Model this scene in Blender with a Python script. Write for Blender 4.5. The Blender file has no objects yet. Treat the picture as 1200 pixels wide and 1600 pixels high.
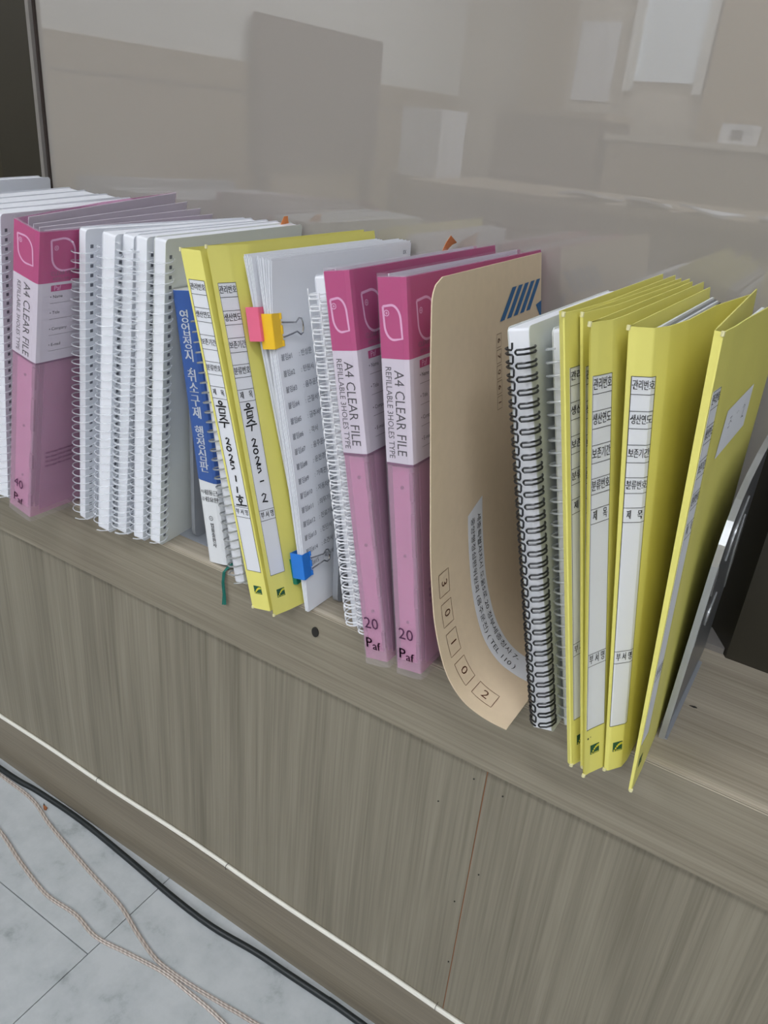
import bpy, bmesh, math, random
from mathutils import Vector, Matrix, Euler
random.seed(7)
S = bpy.context.scene
COL = S.collection
LZ = 0.508            # height of the sill's top above the floor; sill front edge is Y = 0, window at Y > 0

# ------------------------------------------------------------------ camera, world, light, exposure
cam = bpy.data.cameras.new('camera')
cam.sensor_fit = 'HORIZONTAL'; cam.sensor_width = 36.0
cam.lens = 36.0 * 1228.55 / 1200.0
cam.clip_start = 0.01
co = bpy.data.objects.new('camera', cam); COL.objects.link(co); S.camera = co
_r = Vector((0.84151151, 0.53381245, 0.08308216)); _u = Vector((-0.30033718, 0.33442688, 0.89328396)); _w = Vector((-0.44906119, 0.7766614, -0.44174779))
M = Matrix((_r, _u, -_w)).transposed().to_4x4(); M.translation = Vector((0, -0.4866, LZ + 0.397)); co.matrix_world = M

wd = bpy.data.worlds.new('world'); S.world = wd; wd.use_nodes = True
wd.node_tree.nodes['Background'].inputs[0].default_value = (0.86, 0.92, 1.0, 1)
wd.node_tree.nodes['Background'].inputs[1].default_value = 0.5
S.view_settings.view_transform = 'Standard'; S.view_settings.look = 'None'
S.view_settings.gamma = 1.0; S.view_settings.use_curve_mapping = False
S.view_settings.exposure = 0.53
LAMP_POWER = 13.0      # emission strength of the ceiling panels
LAMPS = [(0.5, -1.1), (-1.4, -1.3), (-2.0, -3.0), (0.0, -3.0), (2.0, -3.0), (-1.0, -4.1), (1.0, -4.1)]   # centres of the ceiling panels
CEIL = 2.55

# ------------------------------------------------------------------ materials
def lin(c):
    return tuple(((v/255)/12.92 if v/255 <= .04045 else ((v/255+.055)/1.055)**2.4) for v in c) + (1,)
def mat(name, rgb, rough=.6, metal=0., var=.06, scale=40., bump=0., trans=0., ior=1.45, alpha=1., emit=0., spec=.5, coat=0.):
    m = bpy.data.materials.new(name); m.use_nodes = True
    nt = m.node_tree; b = nt.nodes['Principled BSDF']
    c = lin(rgb)
    b.inputs['Roughness'].default_value = rough; b.inputs['Metallic'].default_value = metal
    b.inputs['Transmission Weight'].default_value = trans; b.inputs['IOR'].default_value = ior
    b.inputs['Alpha'].default_value = alpha; b.inputs['Specular IOR Level'].default_value = spec
    b.inputs['Coat Weight'].default_value = coat
    if emit:
        b.inputs['Emission Color'].default_value = c; b.inputs['Emission Strength'].default_value = emit
    tc = nt.nodes.new('ShaderNodeTexCoord'); n = nt.nodes.new('ShaderNodeTexNoise')
    n.inputs['Scale'].default_value = scale; n.inputs['Detail'].default_value = 4
    nt.links.new(tc.outputs['Object'], n.inputs['Vector'])
    mx = nt.nodes.new('ShaderNodeMix'); mx.data_type = 'RGBA'
    mx.inputs[6].default_value = tuple(v*(1-var) for v in c[:3])+(1,); mx.inputs[7].default_value = tuple(min(1, v*(1+var)) for v in c[:3])+(1,)
    nt.links.new(n.outputs['Fac'], mx.inputs[0]); nt.links.new(mx.outputs[2], b.inputs['Base Color'])
    if bump:
        bp = nt.nodes.new('ShaderNodeBump'); bp.inputs['Strength'].default_value = bump; bp.inputs['Distance'].default_value = .0006
        nt.links.new(n.outputs['Fac'], bp.inputs['Height']); nt.links.new(bp.outputs['Normal'], b.inputs['Normal'])
    return m
def film(name, rgb, clear=.5, rough=.25, tint=(255, 255, 255), spec=.5):
    """translucent plastic sheet: part of the light goes straight through, part scatters, with gloss on top"""
    m = mat(name, rgb, rough, spec=spec, var=.03); nt = m.node_tree; b = nt.nodes['Principled BSDF']
    tr = nt.nodes.new('ShaderNodeBsdfTransparent'); tr.inputs[0].default_value = lin(tint)
    mx = nt.nodes.new('ShaderNodeMixShader'); mx.inputs[0].default_value = clear
    nt.links.new(b.outputs[0], mx.inputs[1]); nt.links.new(tr.outputs[0], mx.inputs[2])
    nt.links.new(mx.outputs[0], nt.nodes['Material Output'].inputs['Surface'])
    return m
def wood(name, dark, light, vertical, rough=.45, lo=.3, hi=.7, spec=.35):
    m = bpy.data.materials.new(name); m.use_nodes = True; nt = m.node_tree; b = nt.nodes['Principled BSDF']
    b.inputs['Roughness'].default_value = rough; b.inputs['Specular IOR Level'].default_value = spec
    tc = nt.nodes.new('ShaderNodeTexCoord')
    mp = nt.nodes.new('ShaderNodeMapping'); mp.inputs['Scale'].default_value = (420, 420, 7) if vertical else (7, 420, 420)
    mp2 = nt.nodes.new('ShaderNodeMapping'); mp2.inputs['Scale'].default_value = (38, 38, 1.6) if vertical else (1.6, 38, 38)
    n1 = nt.nodes.new('ShaderNodeTexNoise'); n1.inputs['Scale'].default_value = 1; n1.inputs['Detail'].default_value = 4; n1.inputs['Distortion'].default_value = .35
    n2 = nt.nodes.new('ShaderNodeTexNoise'); n2.inputs['Scale'].default_value = 1; n2.inputs['Detail'].default_value = 3; n2.inputs['Distortion'].default_value = .8
    nt.links.new(tc.outputs['Object'], mp.inputs['Vector']); nt.links.new(tc.outputs['Object'], mp2.inputs['Vector'])
    nt.links.new(mp.outputs[0], n1.inputs['Vector']); nt.links.new(mp2.outputs[0], n2.inputs['Vector'])
    ad = nt.nodes.new('ShaderNodeMix'); ad.data_type = 'FLOAT'; ad.inputs[0].default_value = .5
    nt.links.new(n1.outputs['Fac'], ad.inputs[2]); nt.links.new(n2.outputs['Fac'], ad.inputs[3])
    cr = nt.nodes.new('ShaderNodeValToRGB'); cr.color_ramp.elements[0].position = lo; cr.color_ramp.elements[1].position = hi
    cr.color_ramp.elements[0].color = lin(dark); cr.color_ramp.elements[1].color = lin(light)
    nt.links.new(ad.outputs[0], cr.inputs[0]); nt.links.new(cr.outputs[0], b.inputs['Base Color'])
    bp = nt.nodes.new('ShaderNodeBump'); bp.inputs['Strength'].default_value = .25; bp.inputs['Distance'].default_value = .0004
    nt.links.new(n1.outputs['Fac'], bp.inputs['Height']); nt.links.new(bp.outputs['Normal'], b.inputs['Normal'])
    return m
MT = {}
MT['wood_top_lit'] = wood('wood_top_lit', (136, 127, 111), (182, 172, 155), False)  # same wood as the fascia, with light from above put into its colour
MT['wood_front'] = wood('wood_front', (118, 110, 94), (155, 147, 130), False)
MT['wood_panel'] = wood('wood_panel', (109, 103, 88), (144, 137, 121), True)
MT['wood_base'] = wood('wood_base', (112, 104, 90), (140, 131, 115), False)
MT['band'] = wood('wood_band', (172, 161, 144), (190, 180, 163), False)
MT['joint'] = mat('raw_joint', (150, 98, 62), .9)
MT['paper'] = mat('white_paper', (232, 234, 240), .8, var=.02, scale=60)
MT['paper_cool'] = mat('cool_paper', (226, 229, 236), .8, var=.02)
MT['cover_pvc'] = film('frosted_cover', (230, 234, 231), .15, .3)
MT['coil'] = film('clear_coil_plastic', (236, 240, 246), .6, .1, spec=.8)
MT['coil_grey'] = film('grey_coil_plastic', (165, 168, 168), .25, .12, spec=.8)
MT['wire_white'] = mat('white_wire', (236, 238, 242), .3, spec=.6)
MT['wire_black'] = mat('black_wire', (22, 24, 30), .3, spec=.6)
MT['dark'] = mat('dark_hole', (104, 107, 116), .9)
MT['ink'] = mat('printed_ink', (48, 48, 52), .8)
MT['ink_dark'] = mat('marker_ink', (16, 16, 20), .7)
MT['ink_grey'] = mat('faint_ink', (105, 108, 118), .8)
MT['ink_purple'] = mat('purple_ink', (66, 26, 62), .6)
MT['white_ink'] = mat('white_ink', (232, 236, 242), .6)
MT['yellow'] = mat('yellow_board', (228, 221, 122), .5, var=.05, scale=25, spec=.4)
MT['yellow_worn'] = mat('worn_board_edge', (226, 220, 170), .8)
MT['label'] = mat('label_paper', (222, 224, 230), .75, var=.02)
MT['green'] = mat('green_print', (34, 84, 58), .6)
MT['yellow_ink'] = mat('yellow_print', (226, 220, 70), .6)
MT['pink'] = film('pink_pp', (226, 184, 210), .7, .22, (250, 222, 238))
MT['pink_inner'] = mat('pink_inner', (238, 220, 232), .5)
MT['mauve'] = mat('mauve_slot', (116, 66, 102), .5)
MT['magenta'] = mat('magenta_print', (184, 28, 114), .35, var=.04)
MT['insert'] = mat('insert_paper', (214, 206, 218), .4, var=.03)
MT['pale_pink'] = mat('pale_pink_print', (232, 168, 208), .5)
MT['sleeve'] = film('clear_sleeve', (226, 214, 226), .93, .08)
MT['pocket'] = film('clear_pockets', (222, 214, 226), .12, .3)
MT['blue'] = mat('blue_cover', (58, 92, 160), .35, var=.04)
MT['white_cover'] = mat('white_cover', (224, 226, 228), .4, var=.02)
MT['ribbon'] = mat('green_ribbon', (20, 104, 92), .7, scale=900, bump=.6, var=.2)
MT['kraft'] = mat('kraft_paper', (216, 196, 168), .7, var=.05, scale=120, bump=.08)
MT['kraft_ink'] = mat('brown_ink', (92, 58, 40), .8)
MT['stripe_blue'] = mat('blue_print', (44, 98, 148), .7)
MT['clip_pink'] = mat('pink_enamel', (232, 110, 142), .3); MT['clip_yellow'] = mat('yellow_enamel', (244, 198, 52), .3)
MT['clip_blue'] = mat('blue_enamel', (40, 122, 214), .3); MT['clip_green'] = mat('green_enamel', (16, 122, 104), .3)
MT['chrome'] = mat('chrome_wire', (196, 196, 198), .15, 1.)
MT['steel'] = mat('grey_enamel_steel', (150, 154, 160), .4, .1)
MT['steel_edge'] = mat('bright_steel_edge', (176, 178, 180), .25, .5)
MT['steel_dark'] = mat('polished_dark_steel', (112, 115, 118), .3, .35)
MT['frame'] = mat('dark_frame', (48, 45, 36), .35, var=.12, scale=8)
MT['gasket'] = mat('grey_gasket', (128, 124, 120), .4); MT['gasket_dark'] = mat('dark_gasket', (58, 50, 46), .5)
MT['glass'] = mat('filmed_glass', (154, 149, 143), .012, ior=2.05, var=.015, scale=1.5)
MT['cable_white'] = mat('white_cable', (226, 224, 214), .45); MT['cable_black'] = mat('black_cable', (30, 36, 38), .4)
MT['staple'] = mat('grey_staple', (110, 106, 100), .35, .8)
MT['copper'] = mat('copper_bit', (150, 92, 56), .5); MT['orange'] = mat('orange_note', (244, 150, 84), .6)
MT['wall'] = mat('white_wall', (236, 236, 232), .8); MT['tan'] = mat('tan_wall', (158, 140, 112), .7)
MT['greywall'] = mat('beige_wall', (204, 194, 178), .7)
MT['ceiling'] = mat('ceiling', (238, 238, 236), .9)
MT['board'] = mat('dark_board', (92, 76, 72), .6); MT['desk'] = mat('desk_top', (150, 134, 112), .5); MT['deskdark'] = mat('desk_body', (112, 96, 82), .6)
MT['bright'] = mat('daylit_window', (226, 236, 244), .5, emit=.3)
MT['lamp'] = mat('lamp_diffuser', (244, 248, 255), .5, emit=LAMP_POWER)
MT['dust'] = mat('dark_speck', (40, 38, 34), .8)
# copper strands under clear insulation
def speaker_mat():
    m = mat('speaker_wire', (180, 164, 152), .22, .05, spec=.8); nt = m.node_tree; b = nt.nodes['Principled BSDF']
    tc = nt.nodes.new('ShaderNodeTexCoord'); w = nt.nodes.new('ShaderNodeTexWave'); w.inputs['Scale'].default_value = 90; w.inputs['Distortion'].default_value = 3
    w.bands_direction = 'DIAGONAL'; nt.links.new(tc.outputs['Object'], w.inputs['Vector'])
    cr = nt.nodes.new('ShaderNodeValToRGB'); cr.color_ramp.elements[0].color = lin((160, 148, 140)); cr.color_ramp.elements[1].color = lin((188, 178, 170))
    nt.links.new(w.outputs['Fac'], cr.inputs[0]); nt.links.new(cr.outputs[0], b.inputs['Base Color']); return m
MT['speaker'] = speaker_mat()
def tile_mat():
    m = bpy.data.materials.new('floor_tile'); m.use_nodes = True; nt = m.node_tree; b = nt.nodes['Principled BSDF']
    b.inputs['Roughness'].default_value = .45
    tc = nt.nodes.new('ShaderNodeTexCoord'); g = nt.nodes.new('ShaderNodeNewGeometry')
    n = nt.nodes.new('ShaderNodeTexNoise'); n.inputs['Scale'].default_value = 22; n.inputs['Detail'].default_value = 9; n.inputs['Roughness'].default_value = .66
    nt.links.new(g.outputs['Position'], n.inputs['Vector'])
    cr = nt.nodes.new('ShaderNodeValToRGB'); e = cr.color_ramp.elements; e[0].position = .28; e[1].position = .62
    e[0].color = lin((146, 151, 152)); e[1].color = lin((186, 190, 192)); x = cr.color_ramp.elements.new(.42); x.color = lin((175, 180, 182))
    nt.links.new(n.outputs['Fac'], cr.inputs[0]); nt.links.new(cr.outputs[0], b.inputs['Base Color']); return m
MT['tile'] = tile_mat(); MT['underfloor'] = mat('floor_joint', (70, 70, 68), .9)

# ------------------------------------------------------------------ mesh building
class MB:
    def __init__(s): s.v = []; s.f = []
    def add(s, vs, fs):
        o = len(s.v); s.v += [tuple(v) for v in vs]; s.f += [tuple(i+o for i in f) for f in fs]; return s
    def box(s, x0, x1, y0, y1, z0, z1):
        vs = [(x, y, z) for x in (x0, x1) for y in (y0, y1) for z in (z0, z1)]
        return s.add(vs, [(0, 1, 3, 2), (4, 6, 7, 5), (0, 4, 5, 1), (2, 3, 7, 6), (0, 2, 6, 4), (1, 5, 7, 3)])
    def prism(s, poly, a0, a1, axis='x'):
        """extrude a 2-D polygon along an axis"""
        n = len(poly)
        P = {'x': lambda a, p: (a, p[0], p[1]), 'y': lambda a, p: (p[0], a, p[1]), 'z': lambda a, p: (p[0], p[1], a)}[axis]
        vs = [P(a0, p) for p in poly]+[P(a1, p) for p in poly]
        return s.add(vs, [tuple(range(n))[::-1], tuple(range(n, 2*n))]+[(i, (i+1) % n, (i+1) % n+n, i+n) for i in range(n)])
    def tube(s, pts, r, n=6, closed=False):
        pts = [Vector(p) for p in pts]; N = len(pts); rings = []
        up = None
        for i, p in enumerate(pts):
            a = pts[(i-1) % N] if (closed or i) else p; b = pts[(i+1) % N] if (closed or i < N-1) else p
            t = (b-a); t = t.normalized() if t.length > 1e-9 else Vector((0, 0, 1))
            if up is None: up = t.orthogonal().normalized()
            up = (up-t*up.dot(t)); up = up.normalized() if up.length > 1e-6 else t.orthogonal().normalized()
            sd = t.cross(up); rr = r(i/(N-1)) if callable(r) else r
            rings.append([p+(up*math.cos(k*2*math.pi/n)+sd*math.sin(k*2*math.pi/n))*rr for k in range(n)])
        vs = [v for g in rings for v in g]; fs = []
        for i in range(N if closed else N-1):
            j = (i+1) % N
            for k in range(n): fs.append((i*n+k, i*n+(k+1) % n, j*n+(k+1) % n, j*n+k))
        if not closed: fs += [tuple(range(n))[::-1], tuple((N-1)*n+k for k in range(n))]
        return s.add(vs, fs)
    def slab(s, f, nu, nv, th):
        """a closed thin solid over the grid f(u,v,off), u,v in 0..1"""
        vs = []
        for side in (th/2, -th/2):
            for j in range(nv+1):
                for i in range(nu+1): vs.append(f(i/nu, j/nv, side))
        W = nu+1; B = W*(nv+1); fs = []
        for j in range(nv):
            for i in range(nu):
                a = j*W+i; fs.append((a, a+1, a+W+1, a+W)); fs.append((B+a, B+a+W, B+a+W+1, B+a+1))
        for i in range(nu):
            fs.append((i, B+i, B+i+1, i+1)); a = nv*W+i; fs.append((a, a+1, B+a+1, B+a))
        for j in range(nv):
            a = j*W; fs.append((a, a+W, B+a+W, B+a)); a = j*W+nu; fs.append((a, B+a, B+a+W, a+W))
        return s.add(vs, fs)
    def build(s, name, m, parent=None, smooth=False, label=None, kind=None):
        me = bpy.data.meshes.new(name); me.from_pydata(s.v, [], s.f); me.update()
        bm = bmesh.new(); bm.from_mesh(me); bmesh.ops.recalc_face_normals(bm, faces=bm.faces); bm.to_mesh(me); bm.free()
        if smooth:
            me.polygons.foreach_set('use_smooth', [True]*len(me.polygons))
            me.set_sharp_from_angle(angle=math.radians(40))
        me.materials.append(MT[m] if isinstance(m, str) else m)
        o = bpy.data.objects.new(name, me); COL.objects.link(o)
        if parent: o.parent = parent
        if label: o['label'] = label
        if kind: o['kind'] = kind
        return o
def under(o, p): o.parent = p; return o
def thing(name, label, cat, loc, rot=(0, 0, 0), group=None):
    o = bpy.data.objects.new(name, None); COL.objects.link(o); o.empty_display_size = .02
    o.location = loc; o.rotation_euler = rot; o['label'] = label; o['category'] = cat
    if group: o['group'] = group
    return o
def tag(o, label, cat, group=None):
    o['label'] = label; o['category'] = cat
    if group: o['group'] = group
    return o
def struct(o): o['kind'] = 'structure'; return o

_tc = {}
def text2d(body, size=1., align='CENTER'):
    """flat outline of a piece of writing, as 2-D vertices and faces"""
    k = (body, align)
    if k not in _tc:
        c = bpy.data.curves.new('t', 'FONT'); c.body = body; c.size = 1; c.align_x = align; c.align_y = 'CENTER'; c.resolution_u = 2
        o = bpy.data.objects.new('t', c); COL.objects.link(o)
        dg = bpy.context.evaluated_depsgraph_get(); dg.update()
        me = bpy.data.meshes.new_from_object(o.evaluated_get(dg))
        _tc[k] = ([(v.co.x, v.co.y) for v in me.vertices], [tuple(p.vertices) for p in me.polygons])
        bpy.data.objects.remove(o); bpy.data.curves.remove(c); bpy.data.meshes.remove(me)
    vs, fs = _tc[k]
    return [(x*size, y*size) for x, y in vs], fs
def put_text(mb, body, size, f, align='CENTER', sx=1., bold=0):
    vs, fs = text2d(body, size, align)
    for d in ([0] if not bold else [-bold, 0, bold]):
        mb.add([f(x*sx+d, y) for x, y in vs], fs)
def put_line(mb, pts, w, f, sub=1):
    """a drawn stroke of width w through 2-D points, mapped by f"""
    P = []
    for a, b in zip(pts, pts[1:]):
        for k in range(sub): P.append((a[0]+(b[0]-a[0])*k/sub, a[1]+(b[1]-a[1])*k/sub))
    P.append(pts[-1]); vs = []
    for i, p in enumerate(P):
        a = P[max(i-1, 0)]; b = P[min(i+1, len(P)-1)]; dx, dy = b[0]-a[0], b[1]-a[1]; L = math.hypot(dx, dy) or 1
        nx, ny = -dy/L*w/2, dx/L*w/2
        vs += [f(p[0]+nx, p[1]+ny), f(p[0]-nx, p[1]-ny)]
    mb.add(vs, [(2*i, 2*i+1, 2*i+3, 2*i+2) for i in range(len(P)-1)])
def put_quad(mb, x0, x1, y0, y1, f, n=4):
    vs = []
    for i in range(n+1): x = x0+(x1-x0)*i/n; vs += [f(x, y0), f(x, y1)]
    mb.add(vs, [(2*i, 2*i+1, 2*i+3, 2*i+2) for i in range(n)])
def arc2(cx, cy, r, a0, a1, n=10):
    return [(cx+r*math.cos(math.radians(a0+(a1-a0)*i/n)), cy+r*math.sin(math.radians(a0+(a1-a0)*i/n))) for i in range(n+1)]

class Shell:
    """a board folded along a polyline; bottom and top plan outlines may differ. Local axes, z up."""
    def __init__(s, bot, top, h, n=48, rnd=.0):
        s.h = h; s.b, s.L, s.keys = s._res(bot, n); s.t, _, _ = s._res(top, n); s.n = n
    def _res(s, pts, n):
        # sample each segment in proportion, keeping the corners
        pts = [Vector(p) for p in pts]; seg = [(b-a).length for a, b in zip(pts, pts[1:])]
        cum = [0]
        for l in seg: cum.append(cum[-1]+l)
        out = []; m = len(seg); per = n//m
        for i in range(m):
            for k in range(per): out.append((pts[i].lerp(pts[i+1], k/per), cum[i]+seg[i]*k/per))
        out.append((pts[-1], cum[-1]))
        return out, cum[-1], cum
    def at(s, sv, z, off=0.):
        b = s.b; lo = 0; hi = len(b)-1
        while hi-lo > 1:
            m = (lo+hi)//2
            if b[m][1] <= sv: lo = m
            else: hi = m
        d = b[hi][1]-b[lo][1] or 1; k = (sv-b[lo][1])/d; w = z/s.h
        def P(l, kk, ww): return s.b[l][0].lerp(s.b[l+1][0], kk).lerp(s.t[l][0].lerp(s.t[l+1][0], kk), ww)
        p = P(lo, k, w)
        tg = s.b[lo+1][0].lerp(s.t[lo+1][0], w)-s.b[lo][0].lerp(s.t[lo][0], w)
        tz = P(lo, k, 1)-P(lo, k, 0)
        t3 = Vector((tg.x, tg.y, 0)).normalized(); z3 = Vector((tz.x, tz.y, s.h)).normalized()
        nn = t3.cross(z3).normalized()
        return Vector((p.x, p.y, z))+nn*off
    def slab(s, mb, z0, z1, th, s0=0., s1=None, nz=6, off=0.):
        ss = [v for _, v in s.b if v >= s0-1e-9 and (s1 is None or v <= s1+1e-9)]
        if s1 is not None and s1-ss[-1] > 1e-6: ss.append(s1)
        if ss[0]-s0 > 1e-6: ss.insert(0, s0)
        nu = len(ss)-1
        mb.slab(lambda u, v, o: s.at(ss[round(u*nu)], z0+(z1-z0)*v, off+o), nu, nz, th)
        return mb

# ------------------------------------------------------------------ the setting
GY = 0.208            # glass plane
floor = struct(MB().box(-3.1, 3.1, -4.9, .004, -.05, -.004).build('floor', 'underfloor'))
ti = MB().box(-.2244, .2244, -.2244, .2244, -.004, 0)
tme = None
for i in range(-5, 8):
    for j in range(-1, 10):
        x = -.554-.225+.45*i; y = -.127+.225-.45*j+(.2 if i % 2 else 0)
        if x < -3 or x > 3 or y-.2244 > -.002: continue
        y1 = min(.2244, .004-y)
        if y1 < .2244:
            o = MB().box(-.2244, .2244, -.2244, y1, -.004, 0).build('tile', 'tile', floor)
        else:
            if tme is None: o = ti.build('tile', 'tile', floor); tme = o.data
            else:
                o = bpy.data.objects.new('tile', tme); COL.objects.link(o); o.parent = floor
        o.location = (x, y, 0)
# low wall under the window: panels, fascia, baseboard
w = struct(MB().box(-3.1, 3.1, .02, .36, 0, LZ-.03).build('wall_front', 'deskdark'))
for a, b in ((-3.1, -2.6), (-2.599, -1.379), (-1.378, -.1603), (-.1593, 1.059), (1.06, 2.28), (2.281, 3.1)):
    MB().box(a, b, .006, .02, .085, LZ-.08).build('panel', 'wood_panel', w)
MB().box(-.1603, -.1593, .0068, .019, .09, LZ-.082).build('panel_joint', 'joint', w, label='thin rust-brown joint between two panels')
for x, z in ((-.1705, .405), (-.1427, .402), (-.168, .25), (-.15, .30), (-.163, .165), (-.2, .36)):
    MB().tube([(x, .0052, z), (x, .0065, z)], .0007, 6).build('nail_hole', 'dust', w)
bb = struct(MB().box(-3.1, 3.1, .002, .02, 0, .0905).build('baseboard_front', 'wood_base'))
tr = struct(MB().box(-3.1, 3.1, .0005, .24, LZ-.03, LZ).build('trim_1', 'wood_top_lit'))
MB().box(-3.1, 3.1, .0, .02, LZ-.0825, LZ-.0015).build('fascia', 'wood_front', tr)
MB().prism([(-.0002, LZ-.0028), (.0012, LZ+.0003), (.0052, LZ+.0003), (.0052, LZ-.004)], -3.1, 3.1, 'x').build('edge_band', 'band', tr, label='pale edge band along the front of the sill')
MB().prism(arc2(0, 0, .0042, 0, 360, 14)[:-1], -.0008, .0004, 'y').build('screw_cap', 'dust', tr, label='small black oval cap stuck on the fascia').matrix_local = Matrix.Translation((-.3414, -.0003, LZ-.0222)) @ Matrix.Diagonal((.9, 1, 1.25, 1))
MB().prism([(-.003, .0), (.001, .0016), (.003, .0005), (.0005, -.0006)], 0, .0006, 'z').build('dust_speck', 'dust', tr).location = (-.0275, .082, LZ)
# window: pane between two dark posts
win = struct(MB().box(-.936, -.035, GY, GY+.012, LZ-.02, 2.3).build('window_1', 'glass'))
MB().prism([(-.9425, GY+.02), (-.9425, GY-.006), (-.99, GY-.03), (-3.1, GY-.03), (-3.1, GY+.06), (-.9425, GY+.06)], LZ, CEIL, 'z').build('window_post', 'frame', win)
MB().box(-.9425, -.9365, GY-.008, GY+.01, LZ, 2.3).build('gasket', 'gasket', win)
MB().box(-.9365, -.9335, GY-.003, GY+.01, LZ, 2.3).build('seal_line', 'gasket_dark', win)
MB().prism([(-.039, GY+.03), (-.040, GY-.002), (-.0195, .171), (3.1, .171), (3.1, GY+.03)], LZ, CEIL, 'z').build('window_post', 'frame', win)
MB().box(-.0397, -.0225, .1745, GY-.004, LZ, LZ+.006).build('sealant', 'gasket', win, label='smear of grey sealant at the foot of the post')
MB().box(-.95, -.03, GY-.004, GY+.06, 2.28, CEIL).build('window_head', 'frame', win)
# the rest of the office, behind the camera: seen only as reflections in the pane
wl = struct(MB().box(-3.1, -3.0, -4.9, .2, 0, CEIL).build('wall_left', 'wall'))
MB().box(-3.0, -2.985, -4.8, .15, 0, 1.12).build('wainscot', 'tan', wl)
MB().box(-2.985, -2.98, -4.8, .15, .985, .995).build('wainscot_groove', 'deskdark', wl)
wb = struct(MB().box(-3.1, 3.1, -4.9, -4.8, 0, CEIL).build('wall_back', 'greywall'))
MB().box(-2.5, -2.2, -4.8, -4.72, 0, CEIL).build('pilaster', 'tan', wb)
MB().box(-1.27, -.9, -4.8, -4.68, 0, CEIL).build('pilaster', 'tan', wb)
struct(MB().box(3.0, 3.1, -4.9, .2, 0, CEIL).build('wall_right', 'wall'))
ce = struct(MB().box(-3.1, 3.1, -4.9, .3, CEIL, CEIL+.1).build('ceiling', 'ceiling'))
w2 = struct(MB().box(-1.74, -1.36, -4.8, -4.77, 1.28, 2.3).build('window_2', 'bright'))
MB().box(-1.80, -1.74, -4.8, -4.74, 1.22, 2.34).build('window_frame', 'wall', w2); MB().box(-1.36, -1.30, -4.8, -4.74, 1.22, 2.34).build('window_frame', 'wall', w2)
for k, (x, y) in enumerate(LAMPS):
    t = thing('ceiling_light', 'long white ceiling panel light, ' + ['nearest the sill on the right', 'nearest the sill on the left', 'left one of the middle row', 'centre one of the middle row', 'right one of the middle row', 'left one of the far pair', 'right one of the far pair'][k], 'ceiling light', (x, y, CEIL), group='ceiling panel lights')
    MB().box(-.62, .62, -.17, .17, -.02, 0).build('housing', 'wall', t); MB().box(-.6, .6, -.15, .15, -.024, -.0201).build('diffuser', 'lamp', t)
t = thing('notice_board', 'wide dark board standing against the left office wall, reflected in the pane', 'board', (-2.97, -3.1, 0))
MB().box(0, .03, -.56, .58, .655, 1.335).build('board_face', 'board', t); MB().box(0, .05, -.5, -.46, 0, .655).build('leg', 'deskdark', t); MB().box(0, .05, .48, .52, 0, .655).build('leg', 'deskdark', t)
t = thing('office_desk', 'brown office desk behind the viewer, reflected under the window', 'desk', (-.8, -2.3, 0))
MB().box(-.9, .9, -.35, .35, .69, .72).build('desk_top', 'desk', t); MB().box(-.88, .88, .28, .3, .05, .69).build('front_panel', 'deskdark', t)
MB().box(-.88, -.85, -.33, .33, 0, .69).build('side_panel', 'deskdark', t); MB().box(.85, .88, -.33, .33, 0, .69).build('side_panel', 'deskdark', t)
for k, (x, y, r) in enumerate(((-.98, -2.06, .1), (-.78, -2.08, -.2), (-.56, -2.07, .15), (-.34, -2.1, -.1))):
    t = thing('paper_stack', ['flat white papers at the left end of the reflected desk', 'loose white papers second from left on the reflected desk', 'white papers third from left on the reflected desk', 'white papers at the right end of the reflected desk'][k], 'papers', (x, y, .72), (0, 0, r), 'papers on the far desk')
    b = MB(); b.slab(lambda u, v, o: Vector(((u-.5)*.15, (v-.5)*.22, 0.0045+.012*(1+math.sin(u*2.6+k))*v+o)), 6, 6, .008); b.build('sheets', 'paper', t)
t = thing('storage_cabinet', 'brown cupboard with pale top by the back wall, reflected', 'cabinet', (-1.95, -4.3, 0))
MB().box(-.35, .3, -.3, .3, 0, 1.02).build('cabinet_body', 'deskdark', t); MB().box(-.37, .32, -.31, .31, 1.02, 1.06).build('cabinet_top', 'desk', t)
t = thing('white_box', 'tall pale carton standing in front of the cupboard, reflected', 'box', (-1.95, -2.6, 0))
MB().box(-.1, .1, -.12, .12, .70, .98).build('carton', 'paper', t); MB().box(-.13, .13, -.15, .15, 0, .70).build('stand', 'deskdark', t)
t = thing('wall_notice', 'white paper notice on the back wall, reflected', 'notice', (-2.02, -4.795, 1.35)); MB().box(-.13, .13, 0, .006, -.2, .25).build('sheet', 'paper', t)
t = thing('low_cupboard', 'long low brown cupboard below the bright window, reflected', 'cabinet', (-1.0, -4.3, 0))
MB().box(-.6, 1.1, -.3, .25, 0, .93).build('cupboard_body', 'desk', t); MB().box(-.62, 1.12, -.3, .27, .93, .96).build('cupboard_top', 'greywall', t)
t = thing('small_carton', 'small white carton on the long low cupboard, reflected', 'box', (-.92, -4.2, .96)); MB().box(-.09, .09, -.08, .08, 0, .1).build('carton', 'paper', t); MB().box(-.03, .03, .081, .083, .02, .07).build('print', 'ink_grey', t)

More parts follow.
